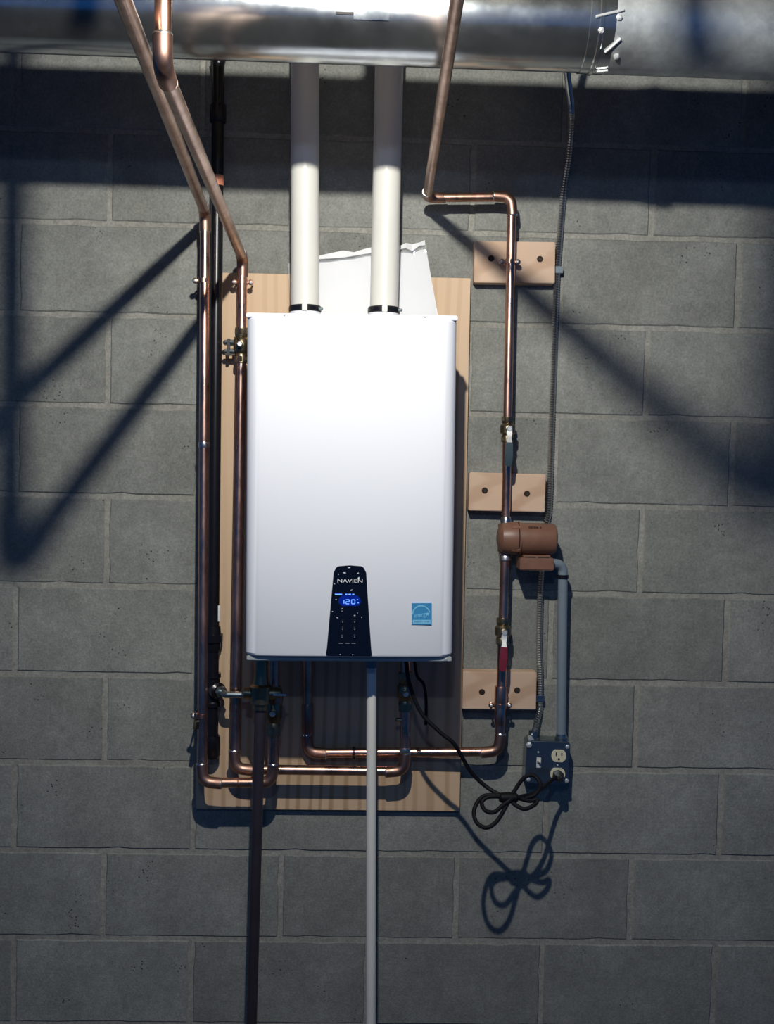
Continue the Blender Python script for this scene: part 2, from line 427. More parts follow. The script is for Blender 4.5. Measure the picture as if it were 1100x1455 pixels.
for ch, cx in (('1', 486.5), ('2', 494), ('0', 502)):
    mb = MB(); seg7(ch, cx, 855, 0.0033, 0.0040, mb, 0.0008); mb.build('display_digit', 'display_blue', panel, smooth=False)
mb = MB()
for cx, cy in ((508, 852), (509, 856.5)): mb.box(hp(cx, cy, C + 0.0004), H.u, H.v, H.n, 0.0012, 0.0009, 0.0003)
mb.build('degree_mark', 'display_blue', panel, smooth=False)
mb = MB()
for cx, ww in ((479, 0.0042), (484, 0.0030), (492, 0.0020), (497, 0.0024), (502, 0.0020)): mb.box(hp(cx, 844.5, C + 0.0004), H.u, H.v, H.n, ww, 0.0011, 0.0003)
mb.build('status_icons', 'display_blue', panel, smooth=False)
for cx, cy in ((486, 868), (487, 883.5), (504, 883.5), (487, 894), (504, 894), (486, 905), (504, 905)):
    q = hp(cx, cy, C)
    MB().lathe(q, NRM, [(-0.0005, 0.0042), (0.0005, 0.0042), (0.0009, 0.0034)], 16).build('button', 'panel_black', panel)
    MB().prism([q + NRM * 0.0013 + H.u * x + H.v * y for x, y in ((-0.0012, -0.001), (0.0012, -0.001), (0, 0.0014))], NRM, 0.0004).build('button_mark', 'print_grey', panel, smooth=False)
mb = MB()
for cx, ww in ((484.5, 0.0040), (494, 0.004), (502.5, 0.0040)): mb.box(hp(cx, 914, C), H.u, H.v, H.n, ww, 0.0006, 0.0003)
mb.build('printed_line', 'print_grey', panel, smooth=False)
mb = MB()  # small glints on the glossy strip, painted as flat white slivers
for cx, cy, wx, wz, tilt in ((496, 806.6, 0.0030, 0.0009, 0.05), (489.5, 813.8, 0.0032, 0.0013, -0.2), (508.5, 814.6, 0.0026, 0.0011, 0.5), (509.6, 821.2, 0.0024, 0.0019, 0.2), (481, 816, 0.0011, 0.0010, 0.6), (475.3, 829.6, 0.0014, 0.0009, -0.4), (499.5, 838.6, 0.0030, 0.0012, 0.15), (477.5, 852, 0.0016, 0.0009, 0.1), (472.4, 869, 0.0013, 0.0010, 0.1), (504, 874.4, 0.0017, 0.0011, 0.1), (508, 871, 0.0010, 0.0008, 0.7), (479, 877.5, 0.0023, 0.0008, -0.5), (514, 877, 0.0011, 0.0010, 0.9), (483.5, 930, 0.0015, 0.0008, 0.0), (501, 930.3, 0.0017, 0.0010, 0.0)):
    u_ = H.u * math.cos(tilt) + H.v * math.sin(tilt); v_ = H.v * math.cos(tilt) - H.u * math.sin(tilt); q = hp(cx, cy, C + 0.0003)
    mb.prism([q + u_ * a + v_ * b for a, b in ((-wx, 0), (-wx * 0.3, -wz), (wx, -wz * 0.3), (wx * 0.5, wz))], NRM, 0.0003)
mb.build('panel_glints', 'print_white', panel, 'white slivers painted as glints on the control strip', smooth=False)['kind'] = 'stuff'
# efficiency sticker
E0 = 0.0042
def sp(x, y, c): return hp(585 + 28.5 * x, 857 + 30.5 * y, c)
stk = MB().prism([sp(x, y, E0) for x, y in ((0, 0), (1, 0), (1, 1), (0, 1))], NRM, 0.003).build('efficiency_sticker', 'sticker_blue', heater, 'blue square sticker with a white arc and script', smooth=False)
mb = MB()
for i in range(12):
    t0, t1 = math.pi * (1.0 - i / 12 * 0.93), math.pi * (1.0 - (i + 1) / 12 * 0.93)
    q = [sp(0.48 + r * 1.0 * math.cos(t), 0.52 - r * 0.92 * math.sin(t), E0 + 0.0004) for r, t in ((0.40, t0), (0.46, t0), (0.46, t1), (0.40, t1))]
    mb.prism(q, NRM, 0.0003)
mb.build('sticker_arc', 'sticker_light', stk, smooth=False)
text_mesh('sticker_script', 'energy', 0.0135, sp(0.46, 0.54, E0 + 0.0003), (H.u + H.v * 0.16).normalized(), H.v, H.n, 'sticker_light', stk, 0.0002, width=0.026)
star = []
for i in range(10):
    r = 0.11 if i % 2 == 0 else 0.045; t = math.pi / 2 + i * math.pi / 5
    star.append(sp(0.80 + r * math.cos(t), 0.50 - r * math.sin(t), E0 + 0.0004))
MB().prism(star, NRM, 0.0003).build('sticker_star', 'sticker_light', stk, smooth=False)
MB().prism([sp(x, y, E0 + 0.0002) for x, y in ((0.06, 0.78), (0.94, 0.78), (0.94, 0.95), (0.06, 0.95))], NRM, 0.0002).build('sticker_band', 'sticker_light', stk, smooth=False)
text_mesh('sticker_lettering', 'ENERGY STAR', 0.0050, sp(0.5, 0.865, E0 + 0.0003), H.u, H.v, H.n, 'sticker_dark', stk, 0.0002, width=0.031)

# ------------------------------------------------------------------ white vent pipes on top of the heater
VD = 0.125
for (x0, y0), (x1, y1), lab in (((433.5, 437), (433.5, 95), 'thick white vent pipe, the left one of the pair on the heater top'), ((545.5, 439), (553, 95), 'thick white vent pipe, the right one of the pair, crossing the paper sheets')):
    a, b = P(x0, y0, VD), P(x1, y1, VD); dr = (b - a).normalized()
    zt = H.pt(H.loc(x0, y0)[0], hh).z + 0.004
    foot = a + dr * ((zt - a.z) / dr.z); a = P(x0, y0 + 7.5, VD); b = a + dr * ((CEIL + 0.05 - a.z) / dr.z)
    t = empty('vent_pipe', a, lab, 'pipe', 'white vent pipes on the heater')
    L = (b - a).length
    MB().lathe(foot, dr, [(0, 0.030), (0, 0.0375), (0.005, 0.0375), (0.006, 0.0335), ((a - foot).length + 0.002, 0.0335), ((a - foot).length + 0.002, 0.029)], 32).build('vent_adapter', 'enamel_white', t)
    MB().lathe(a + dr * 0.004, dr, [(0, 0.0285), (0.0, 0.0301), (L, 0.0301), (L, 0.0285)], 40).build('pipe_section', 'pvc_white', t)
    MB().lathe(a, dr, [(0, 0.0318), (0.0, 0.0332), (0.0015, 0.0342), (0.0125, 0.0342), (0.0140, 0.0332), (0.014, 0.030)], 40).build('rubber_collar', 'black_rubber', t)
    MB().lathe(a + dr * 0.0035, dr, [(0, 0.0344), (0.0, 0.0350), (0.007, 0.0350), (0.007, 0.0344)], 40).build('clamp_band', 'black_iron', t)
    MB().box(a + dr * 0.007 + X * 0.001 + NRM * 0.0345, X, dr, NRM, 0.0055, 0.0075, 0.0025).build('clamp_plate', 'white_plastic', t, bevel=0.001)
    MB().lathe(a + dr * 0.007 + X * 0.030 + NRM * 0.0185, X, [(0, 0.0032), (0.008, 0.0032), (0.009, 0.0022)], 10).build('clamp_screw', 'box_steel', t)

# paper sheets in a plastic sleeve leaning on the wall behind the vents
bag = empty('document_sleeve', P(530, 440, 0.05), 'white paper sheets in a crinkled clear sleeve behind the vent pipes', 'papers')
def sheet(corners, d0, d1, nx, ny, amp, seed, thick):
    tl, tr, br, bl = corners; rg = random.Random(seed); vs = []
    for j in range(ny + 1):
        for i in range(nx + 1):
            s, t = i / nx, j / ny
            x = (tl[0] * (1 - s) + tr[0] * s) * (1 - t) + (bl[0] * (1 - s) + br[0] * s) * t
            y = (tl[1] * (1 - s) + tr[1] * s) * (1 - t) + (bl[1] * (1 - s) + br[1] * s) * t
            d = d0 * (1 - t) + d1 * t + amp(s, t, rg)
            vs.append(P(x, y, d))
    n = (nx + 1) * (ny + 1); vs += [v - NRM * thick for v in vs]; fs = []
    for j in range(ny):
        for i in range(nx):
            a = j * (nx + 1) + i; q = (a, a + 1, a + nx + 2, a + nx + 1); fs += [q, tuple(reversed([z + n for z in q]))]
    rim = [i for i in range(nx)] + [(j + 1) * (nx + 1) - 1 for j in range(ny)] + [ny * (nx + 1) + i for i in range(nx, 0, -1)] + [j * (nx + 1) for j in range(ny, 0, -1)]
    for i in range(len(rim)):
        a, b = rim[i], rim[(i + 1) % len(rim)]; fs.append((a, a + n, b + n, b))
    return MB().add(vs, fs)
sheet(((424, 374), (605.5, 354), (623, 452), (440, 452)), 0.030, 0.066, 10, 6, lambda s, t, r: 0.004 * math.sin(s * 2.5 + 0.4), 1, 0.002).build('paper_sheet', 'paper', bag)
sheet(((446, 378), (590, 367), (600, 452), (446, 452)), 0.035, 0.071, 8, 5, lambda s, t, r: 0.004 * math.sin(s * 2.5 + 0.4), 2, 0.001).build('paper_sheet', 'paper', bag)
sheet(((409, 374), (605, 345), (622, 452), (414, 452)), 0.036, 0.074, 26, 14, lambda s, t, r: 0.004 * math.sin(s * 2.5 + 0.4) + (0.010 * (1 - t) ** 6 + 0.0008) * (r.random() - 0.3), 3, 0.0004).build('plastic_sleeve', 'clear_film', bag, angle=20)
fold = [P(x, y, d) for x, y, d in ((452, 366, 0.046), (470, 363.5, 0.05), (488, 361, 0.044), (503, 361, 0.05), (520, 357, 0.044), (545, 353, 0.05), (568, 352, 0.046), (577, 349, 0.052), (586, 352, 0.044), (596, 347, 0.05), (604, 345, 0.044))]
mb = MB(); vs = []
for i, q in enumerate(fold):
    wd = 0.004 + 0.004 * ((i * 7) % 3) / 2
    vs += [q + Z * wd, q - Z * wd + NRM * 0.004, q - Z * wd + Y * 0.0015]
mb.add(vs, [f for i in range(len(fold) - 1) for f in ((3 * i, 3 * i + 1, 3 * i + 4, 3 * i + 3), (3 * i, 3 * i + 3, 3 * i + 5, 3 * i + 2), (3 * i + 1, 3 * i + 2, 3 * i + 5, 3 * i + 4))])
mb.build('sleeve_fold', 'paper', bag, angle=10)

# ------------------------------------------------------------------ pipe runs
def under(px, d, extra=0.0):
    q = P(px, 930, d); a_ = (q - H.O).dot(H.u); z = H.pt(a_, -hh - 0.0082).z - extra
    return Vector((q.x, -d, z))
def run(root, pts, r, mat='copper', elbow_mat='copper_dull', erad=None, skip=(), sock=0.020, collar='solder', muted=()):
    """straight lengths between pts with a turned elbow fitting at every corner"""
    pts = [Vector(p) for p in pts]; er = erad or r * 2.0
    for i in range(len(pts) - 1):
        a, b = pts[i], pts[i + 1]; d = (b - a).normalized()
        a2 = a + d * (er * 0.9 if i > 0 else 0); b2 = b - d * (er * 0.9 if i < len(pts) - 2 else 0)
        MB().tube([a2, b2], r, 20).build('pipe_section', 'copper_muted' if i in muted else mat, root)
    for i in range(1, len(pts) - 1):
        if i in skip: continue
        a, b, c = pts[i - 1], pts[i], pts[i + 1]
        core = arc_corner(a, b, c, er, 8); d1 = (core[0] - core[1]).normalized(); d2 = (core[-1] - core[-2]).normalized()
        path = [core[0] + d1 * sock, core[0] + d1 * sock * 0.98] + core + [core[-1] + d2 * sock * 0.98, core[-1] + d2 * sock]
        rs = [r * 1.02, r * 1.16] + [r * 1.16] * len(core) + [r * 1.16, r * 1.02]
        e = MB().tube(path, rs, 20).build('elbow', elbow_mat, root)
        if collar:
            for q, dd in ((path[0], d1), (path[-1], d2)):
                MB().lathe(q - dd * 0.001, dd, [(0, r * 1.17), (0.0015, r * 1.14), (0.0035, r * 1.01)], 20).build('solder_ring', collar, e)
def coupling(root, px, py, d, px2, py2, r, mat, name='coupling'):
    a, b = P(px, py, d), P(px2, py2, d); L = (b - a).length
    return MB().lathe(a, b - a, [(0, r * 0.9), (0, r), (0.002, r * 1.04), (L - 0.002, r * 1.04), (L, r), (L, r * 0.9)], 20).build(name, mat, root)
def hexnut(root, a, b, r, mat, name='hex_nut', parent=None):
    L = (b - a).length
    return MB().lathe(a, b - a, [(0, r * 0.85), (0.0015, r), (L - 0.0015, r), (L, r * 0.85)], 6).build(name, mat, parent or root, angle=25)
def bell(root, px, py, dp, dwall, r, mat='copper', ear=0.0135, name='pipe_clamp', sides=(-1, 1)):
    """two-eared copper strap: ring round the pipe, ears either side with screw heads"""
    q = P(px, py, dp)
    c = MB().lathe(q - Z * 0.0045, Z, [(0, r * 1.02), (0, r * 1.17), (0.009, r * 1.17), (0.009, r * 1.02)], 20).build(name, mat, root)
    for s in sides:
        e = q + X * (s * (r + ear * 0.55))
        MB().lathe(e - NRM * 0.001, NRM, [(0, 0.0062), (0.002, 0.0062), (0.0028, 0.005)], 14).build('clamp_ear', mat, c)
        MB().lathe(e + NRM * 0.001, NRM, [(0, 0.0036), (0.003, 0.0033), (0.0042, 0.0015)], 12).build('screw', 'bright_zinc', c)
        MB().tube([e - NRM * 0.001, Vector((e.x, -dwall, e.z))], 0.0022, 8).build('screw_shank', 'box_steel', c)
    return c
def ball_valve(root, px, py, px2, py2, d, r, handle, hmat, body='brass'):
    a, b = P(px, py, d), P(px2, py2, d); ax = (b - a).normalized(); L = (b - a).length; m_ = (a + b) / 2
    v = MB().lathe(a, ax, [(0, r * 1.05), (0, r * 1.35), (L * 0.22, r * 1.35), (L * 0.27, r * 1.2), (L * 0.36, r * 1.65), (L * 0.64, r * 1.65), (L * 0.73, r * 1.2), (L * 0.78, r * 1.35), (L, r * 1.35), (L, r * 1.05)], 20).build('valve_body', body, root)
    hexnut(root, a + ax * (L * 0.02), a + ax * (L * 0.20), r * 1.5, body, parent=v)
    hexnut(root, b - ax * (L * 0.20), b - ax * (L * 0.02), r * 1.5, body, parent=v)
    n = NRM
    st = MB().lathe(m_ + n * (r * 1.3), n, [(0, r * 0.75), (0.009, r * 0.75), (0.0095, r * 0.6), (0.017, r * 0.5)], 14).build('valve_stem', body, v)
    top = m_ + n * (r * 1.3 + 0.014)
    MB().lathe(top, n, [(0, 0.0066), (0.004, 0.0066), (0.006, 0.005)], 6).build('handle_nut', 'bright_zinc', v)
    if handle:
        end = P(handle[0], handle[1], d + r * 1.3 + 0.02); st_ = top + n * 0.001
        dirn = (end - st_).normalized(); side = dirn.cross(n).normalized()
        Lh = (end - st_).length
        hb = MB(); prof = [(-0.006, 0.0055, 0), (0.010, 0.0065, 0.0), (0.020, 0.0048, 0.004), (0.030, 0.0065, 0.008), (Lh * 0.7, 0.0075, 0.010), (Lh * 0.95, 0.0065, 0.010), (Lh, 0.0035, 0.010)]
        vs = []
        for t, w_, up in prof:
            q = st_ + dirn * t + n * up
            vs += [q - side * w_, q + side * w_, q + side * w_ + n * 0.0028, q - side * w_ + n * 0.0028]
        fs = [(0, 3, 2, 1), tuple(4 * (len(prof) - 1) + i for i in range(4))]
        for i in range(len(prof) - 1):
            for j in range(4): fs.append((4 * i + j, 4 * i + (j + 1) % 4, 4 * i + 4 + (j + 1) % 4, 4 * i + 4 + j))
        hb.add(vs[:8] + vs[8:12] , [])
        # bare metal strap near the nut, vinyl sleeve on the grip
        k = 3
        m1 = MB().add(vs[:4 * k + 4], [(0, 3, 2, 1), tuple(4 * k + i for i in range(4))] + [(4 * i + j, 4 * i + (j + 1) % 4, 4 * i + 4 + (j + 1) % 4, 4 * i + 4 + j) for i in range(k) for j in range(4)])
        m1.build('handle', 'bright_zinc', v, bevel=0.0006, seg=1)
        g = [vs[4 * i:4 * i + 4] for i in range(k, len(prof))]
        ctr = [sum(q, Vector()) / 4 for q in g]
        gv = [c_ + (p - c_) * 1.18 for q, c_ in zip(g, ctr) for p in q]; n2 = len(g)
        MB().add(gv, [(0, 3, 2, 1), tuple(4 * (n2 - 1) + i for i in range(4))] + [(4 * i + j, 4 * i + (j + 1) % 4, 4 * i + 4 + (j + 1) % 4, 4 * i + 4 + j) for i in range(n2 - 1) for j in range(4)]).build('handle_grip', hmat, v, bevel=0.0012)
    return v

RC = 0.0108
# left copper supply: comes across the room, turns down beside the gas pipe, then up into the heater
A = empty('copper_supply_pipe', P(288, 1113, 0.095), 'leftmost long copper pipe, running down the plywood edge and under the heater', 'pipe', 'copper water pipes')
ae = P(175, 0, 1.09); ab = P(291.5, 302, 0.075); far = ab + (ae - ab) * 1.36
run(A, [Vector((far.x, far.y, CEIL + 0.1)), far, ab, P(287.5, 1112, 0.112), P(387, 1112, 0.112), under(390, 0.112)], RC, muted=(0, 1))
bell(A, 289.5, 399, 0.079, 0.0195, RC, 'copper', sides=(-1,))
bell(A, 287, 1017, 0.108, 0.0195, RC, 'copper_dull', sides=(-1,))
coupling(A, 290.2, 628, 0.090, 290.2, 636, RC * 1.10, 'solder', 'solder_joint')
coupling(A, 338, 1112, 0.112, 341, 1112, RC * 1.03, 'copper_dull', 'pipe_joint')
ball_valve(A, 388.6, 1045, 389.6, 975, 0.112, RC, None, 'black_rubber', 'brass')
dv = MB().tube([P(287, 1024, 0.110), P(279, 1025, 0.112), P(277, 1036, 0.112)], [0.006, 0.006, 0.005], 10).build('drain_cock', 'brass', A)
MB().lathe(P(279, 1019, 0.112), Z, [(0, 0.005), (0.006, 0.006), (0.010, 0.004)], 8).build('cock_handle', 'copper', dv)

# second copper pipe with a valve beside the heater
Bp = empty('copper_outlet_pipe', P(333, 1093, 0.07), 'copper pipe with a dark valve hugging the left side of the heater', 'pipe', 'copper water pipes')
be = P(231, 97, 1.06)
run(Bp, [Vector((be.x, be.y, CEIL + 0.1)), be, P(345, 367, 0.06), P(333.5, 1093, 0.086), P(575, 1096, 0.086), under(576, 0.086)], RC, muted=(1,))
bell(Bp, 344.4, 401, 0.0613, 0.019, RC, 'copper')
bv = ball_valve(Bp, 343.4, 466, 342.6, 516, 0.0645, RC * 0.98, None, 'black_rubber', 'brass')
for yy in (487, 500):
    a = P(334, yy, 0.064)
    MB().lathe(a, -X, [(0, 0.0070), (0.012, 0.0072), (0.013, 0.0062), (0.022, 0.0062), (0.024, 0.0045), (0.026, 0.002)], 8).build('side_port', 'box_steel', bv)
MB().box(P(325, 493.5, 0.068), X, Z, NRM, 0.0035, 0.019, 0.003).build('port_lever', 'black_rubber', bv, bevel=0.001)
coupling(Bp, 575.5, 1062, 0.086, 575.5, 1070, RC * 1.12, 'solder', 'solder_joint')
MB().lathe(P(572, 1023, 0.09), -X, [(0, 0.004), (0.012, 0.005), (0.016, 0.003)], 10).build('drain_port', 'brass', Bp)
ball_valve(Bp, 575.7, 1010, 576, 955, 0.086, RC, None, 'black_rubber', 'brass')

# recirculation line: heater bottom, along the plywood, up through the pump valves and back over the duct side
Cc = empty('recirculation_pipe', P(437, 1076, 0.048), 'copper pipe from the heater bottom running right to the valve with the red grip', 'pipe', 'copper water pipes')
PD = 0.066
run(Cc, [under(437, 0.046), P(437, 1070, 0.046), P(709.5, 1068, PD), P(718, 786, PD)], RC)
coupling(Cc, 712, 975, PD, 711, 1003, RC * 1.25, 'copper')
bell(Cc, 711, 1002, PD, 0.04, RC * 1.2, 'copper')
coupling(Cc, 711, 1003, PD, 710, 1030, RC * 1.12, 'copper', 'pipe_sleeve')
coupling(Cc, 437.2, 1000, 0.046, 437, 1040, RC * 1.15, 'copper_dull', 'sleeve')
ball_valve(Cc, 715, 878, 714, 915, PD, RC, (713, 953), 'red_vinyl')
coupling(Cc, 501, 1070, 0.0527, 505, 1070, RC * 1.3, 'black_iron', 'strap')

Dn = empty('copper_return_pipe', P(719, 735, PD), 'copper pipe dropping through the blue-gripped valve into the top of the brown pump', 'pipe', 'copper water pipes')
de = P(649.5, 0, 0.92); db = P(607, 281, 0.066); far = db + (de - db) * 1.42
run(Dn, [Vector((far.x, far.y, CEIL + 0.1)), far, db, P(727.5, 279.5, 0.066), P(718.5, 742, PD)], RC * 0.92, muted=(0, 1))
bell(Dn, 724.5, 372, PD, 0.038, RC * 0.92, 'copper')
ball_valve(Dn, 721.8, 592, 721.2, 628, PD, RC * 0.95, (721.5, 663), 'blue_vinyl')

# ------------------------------------------------------------------ gas pipe
G = empty('gas_pipe', P(302, 1075, 0.055), 'black iron gas pipe standing between the two left copper pipes', 'pipe')
GD = 0.052; RG = 0.0134
gt = P(310.5, 85, GD); gb = P(301.5, 1050, GD); gd = (gt - gb).normalized(); top = gt + gd * ((CEIL + 0.1 - gt.z) / gd.z)
MB().tube([gb, top], RG, 22).build('pipe_section', 'black_iron', G)
def gpt(y): 
    t = (y - 85) / (1050 - 85); return gt + (gb - gt) * t
def gfit(y0, y1, prof, name, n=22):
    a, b = gpt(y0), gpt(y1); L = (b - a).length
    return MB().lathe(a, b - a, [(t * L, r * RG) for t, r in prof], n).build(name, 'black_iron', G)
gfit(148, 172, [(0, 1.05), (0, 1.28), (0.06, 1.34), (0.94, 1.34), (1, 1.28), (1, 1.05)], 'coupling')
gfit(84, 92, [(0, 1.25), (1, 1.02)], 'escutcheon')
MB().lathe(gpt(246), gd * -1, [(0, RG * 1.01), (0, RG * 1.05), (0.022, RG * 1.05), (0.022, RG * 1.01)], 20).build('paint_tag', 'tag_orange', G, 'rusty orange smear around the black pipe')
un = gfit(886, 922, [(0, 1.0), (0.0, 1.2), (0.12, 1.25), (0.3, 1.3), (0.3, 1.55), (0.62, 1.55), (0.62, 1.3), (0.85, 1.25), (1, 1.15), (1, 1.0)], 'union')
hexnut(G, gpt(897), gpt(909), RG * 1.8, 'black_iron', parent=un)
gfit(954, 1002, [(0, 1.05), (0, 1.35), (0.12, 1.38), (0.16, 1.22), (0.84, 1.22), (0.88, 1.38), (1, 1.35), (1, 1.05)], 'tee')
tq = gpt(977)
bd = (X * 0.6 + NRM * 0.8).normalized()
MB().lathe(tq, bd, [(0, RG * 1.1), (0.018, RG * 1.1), (0.018, RG * 1.35), (0.026, RG * 1.38), (0.030, RG * 1.0)], 22).build('tee_branch', 'black_iron', G)
MB().lathe(tq + bd * 0.028, bd, [(0, RG * 0.75), (0.006, RG * 0.75), (0.006, RG * 1.0), (0.016, RG * 1.0), (0.017, RG * 0.6)], 6).build('flare_nut', 'box_steel', G, angle=25)
j0 = tq + bd * 0.040; j1 = Vector((j0.x + 0.012, j0.y - 0.026, j0.z)); j2 = Vector((P(366, 985, 0.11).x, j1.y, j0.z))
MB().tube(arc_corner(j0, j1, j2, 0.008, 5) and [j0] + arc_corner(j0, j1, j2, 0.008, 5) + arc_corner(j1, j2, under(366, -j1.y), 0.02, 6) + [under(366, -j1.y)], 0.0075, 16).build('gas_connector', 'box_steel', G)
gfit(1045, 1078, [(0, 1.0), (0, 1.3), (0.06, 1.36), (0.85, 1.36), (1, 1.0)], 'end_cap')
gfit(1042.5, 1045.5, [(0, 1.04), (1, 1.04)], 'thread_ring')
MB().box(gpt(867) + X * 0.012 + NRM * 0.006, X, Z, NRM, 0.0035, 0.018, 0.0008).build('paper_tag', 'print_white', G, 'small white torn tag on the gas pipe')

# ------------------------------------------------------------------ relief valve and dark drain
R_ = empty('relief_drain', Vector((P(357, 1455, 0.17).x, -0.17, 0.02)), 'dark drain tube hanging straight down below the left side of the heater', 'pipe')
a = P(370, 1003, 0.17); b = P(357.5, 1455, 0.17); dr = (b - a).normalized(); b = a + dr * ((0.04 - a.z) / dr.z)
MB().tube([a, b], 0.0115, 20).build('drain_tube', 'dark_drain', R_)
rv = MB().lathe(P(370, 1008, 0.17), Z, [(0, 0.012), (0, 0.016), (0.012, 0.017), (0.014, 0.022), (0.05, 0.024), (0.055, 0.017), (0.075, 0.014), (0.12, 0.014)], 20).build('relief_valve', 'brass', R_)
MB().lathe(P(370, 985, 0.17), X, [(-0.036, 0.009), (-0.034, 0.013), (0.03, 0.013), (0.044, 0.010), (0.046, 0.004)], 16).build('side_port', 'brass', rv)
MB().box(P(398, 987, 0.18), X, Z, NRM, 0.014, 0.0016, 0.005).build('test_lever', 'bright_zinc', rv, bevel=0.0006)
MB().lathe(P(395, 992, 0.165), Z, [(-0.012, 0.010), (0.004, 0.012), (0.02, 0.008)], 12).build('port_cap', 'copper_dull', rv)

# ------------------------------------------------------------------ white condensate drain
W_ = empty('condensate_drain', Vector((P(527, 1455, 0.2).x, -0.2, 0.02)), 'thin white plastic drain pipe running straight down from the heater', 'pipe')
a = under(528, 0.2); b = P(527, 1455, 0.2); dr = (b - a).normalized(); b = a + dr * ((0.03 - a.z) / dr.z)
MB().tube([a, b], 0.0105, 22).build('drain_tube', 'pvc_white', W_)
MB().lathe(P(528, 948, 0.2), Z, [(0, 0.0106), (0, 0.0135), (0.02, 0.0135), (0.02, 0.0106)], 20).build('socket', 'conduit_grey', W_)

# ------------------------------------------------------------------ wood mounting blocks
for tl, tr, br, bl, holes, lab in (
    ((676, 342), (790, 344), (788, 402), (673, 401), ((698, 367), (767.5, 368)), 'topmost short pine block on the wall, crossed by the copper pipe'),
    ((668, 671), (776, 674), (774, 728), (665.5, 725), ((689, 697), (749, 701.5)), 'middle short pine block on the wall, just above the brown pump'),
    ((659, 955), (763, 955), (761.5, 1009), (656.5, 1007.5), ((685, 983.5), (735, 981)), 'lowest short pine block, behind the coupling under the red valve grip')):
    f = Frame(tl, tr, br, bl, 0.038)
    t = empty('mounting_block', f.pt(0, -f.h / 2, -0.038), lab, 'wood block', 'pine mounting blocks')
    mb = MB(); hx, hy = f.w / 2, f.h / 2
    hs = [f.loc(*q) for q in holes]; hr = 0.0070
    mb.box(f.pt(0, 0, -0.0195), f.u, f.v, f.n, hx, hy, 0.0185)
    mb.build('block_body', 'pine', t, bevel=0.0015)
    for (ha, hb_) in hs:
        MB().lathe(f.pt(ha, hb_, -0.0011), f.n, [(0, hr), (0.0004, hr)], 18).build('drill_hole', 'wood_hole', t)
        MB().lathe(f.pt(ha + 0.0007, hb_ - 0.0008, -0.0008), f.n, [(0, 0.0034), (0.0006, 0.0030)], 6).build('anchor_screw', 'slot_dark', t)

# ------------------------------------------------------------------ circulator pump
pump = empty('circulator_pump', P(718, 790, PD), 'brown circulator pump with a round motor on the copper riser', 'pump')
pc = P(719.5, 764, PD)
MB().lathe(pc - Z * 0.031, Z, [(0, 0.012), (0, 0.019), (0.008, 0.019), (0.011, 0.015), (0.020, 0.021), (0.042, 0.021), (0.051, 0.015), (0.054, 0.019), (0.062, 0.019), (0.062, 0.012)], 20).build('flange_body', 'pump_brown', pump)
vol = MB().lathe(pc - X * 0.022 + NRM * 0.012, X, [(0, 0.014), (0.004, 0.026), (0.010, 0.033), (0.026, 0.036), (0.038, 0.0365), (0.044, 0.0365)], 28).build('volute', 'pump_brown', pump)
for g in range(4):
    an = math.pi / 4 + g * math.pi / 2
    MB().lathe(pc + NRM * 0.012 + X * 0.008 + (Z * math.sin(an) + NRM * math.cos(an)) * 0.034, X, [(0, 0.004), (0.010, 0.004), (0.010, 0.0052), (0.017, 0.0052)], 6).build('bolt', 'pump_brown', vol, angle=25)
mo = MB().lathe(pc + NRM * 0.012 + X * 0.024, X, [(0, 0.030), (0.0, 0.0375), (0.004, 0.0375), (0.0045, 0.0345), (0.075, 0.0345), (0.081, 0.0325), (0.084, 0.027), (0.0845, 0.01)], 36).build('motor_housing', 'pump_brown', pump)
mk = MB()
for i, (dx, wd) in enumerate(((0.036, 0.0012), (0.041, 0.0022), (0.047, 0.0016), (0.053, 0.0024), (0.061, 0.0014))):
    an = math.radians(48); nn = (Z * math.sin(an) + NRM * math.cos(an))
    mk.box(pc + NRM * 0.012 + X * (0.024 + dx - 0.015) + nn * 0.0347, X, nn.cross(X), nn, wd * 1.3, 0.0024, 0.0005)
mk.build('cast_mark', 'pump_mark', mo, smooth=False)
bx = P(760, 800, PD + 0.012)
tb = MB().box(bx, X, Z, NRM, 0.0375, 0.0135, 0.030).build('terminal_box', 'pump_brown', pump, bevel=0.002)
MB().box(bx + Z * 0.0155, X, Z, NRM, 0.030, 0.004, 0.026).build('box_lid', 'pump_brown', tb, bevel=0.001)
for s in (-1, 1): MB().box(bx + Z * 0.0145 + X * (s * 0.0145) + NRM * 0.0265, X, Z, NRM, 0.0125, 0.0016, 0.0008).build('lid_slot', 'slot_dark', tb, smooth=False)
MB().lathe(P(718.2, 793, PD) - Z * 0.004, Z, [(0, 0.0108), (0, 0.0145), (0.010, 0.0145), (0.014, 0.012)], 18).build('lower_nut', 'solder', pump)
MB().lathe(P(719, 738, PD) - Z * 0.012, Z, [(0, 0.0125), (0.012, 0.0125), (0.018, 0.0102)], 18).build('upper_nut', 'solder', pump)

# grey liquid-tight conduit from pump box to the outlet box
gc = empty('grey_conduit', P(798, 1050, 0.045), 'smooth grey conduit from the pump box down to the outlet box', 'conduit')
p0, p1, p2, p3 = bx + X * 0.036, P(793, 806, 0.066), P(801, 835, 0.062), P(797.5, 1049, 0.036)
MB().tube([p0] + arc_corner(p0, P(800, 802, 0.066), p3, 0.02, 8) + [p3], 0.0108, 20).build('conduit_tube', 'conduit_grey', gc)
MB().lathe(P(797.6, 1051, 0.036), Z, [(-0.006, 0.0115), (-0.006, 0.0150), (0.006, 0.0150), (0.008, 0.0125), (0.014, 0.0118)], 18).build('conduit_nut', 'box_steel', gc)
MB().lathe(P(800, 819, 0.064), Z, [(-0.004, 0.0113), (-0.004, 0.0128), (0.004, 0.0128), (0.004, 0.0113)], 18).build('conduit_fitting', 'black_iron', gc)

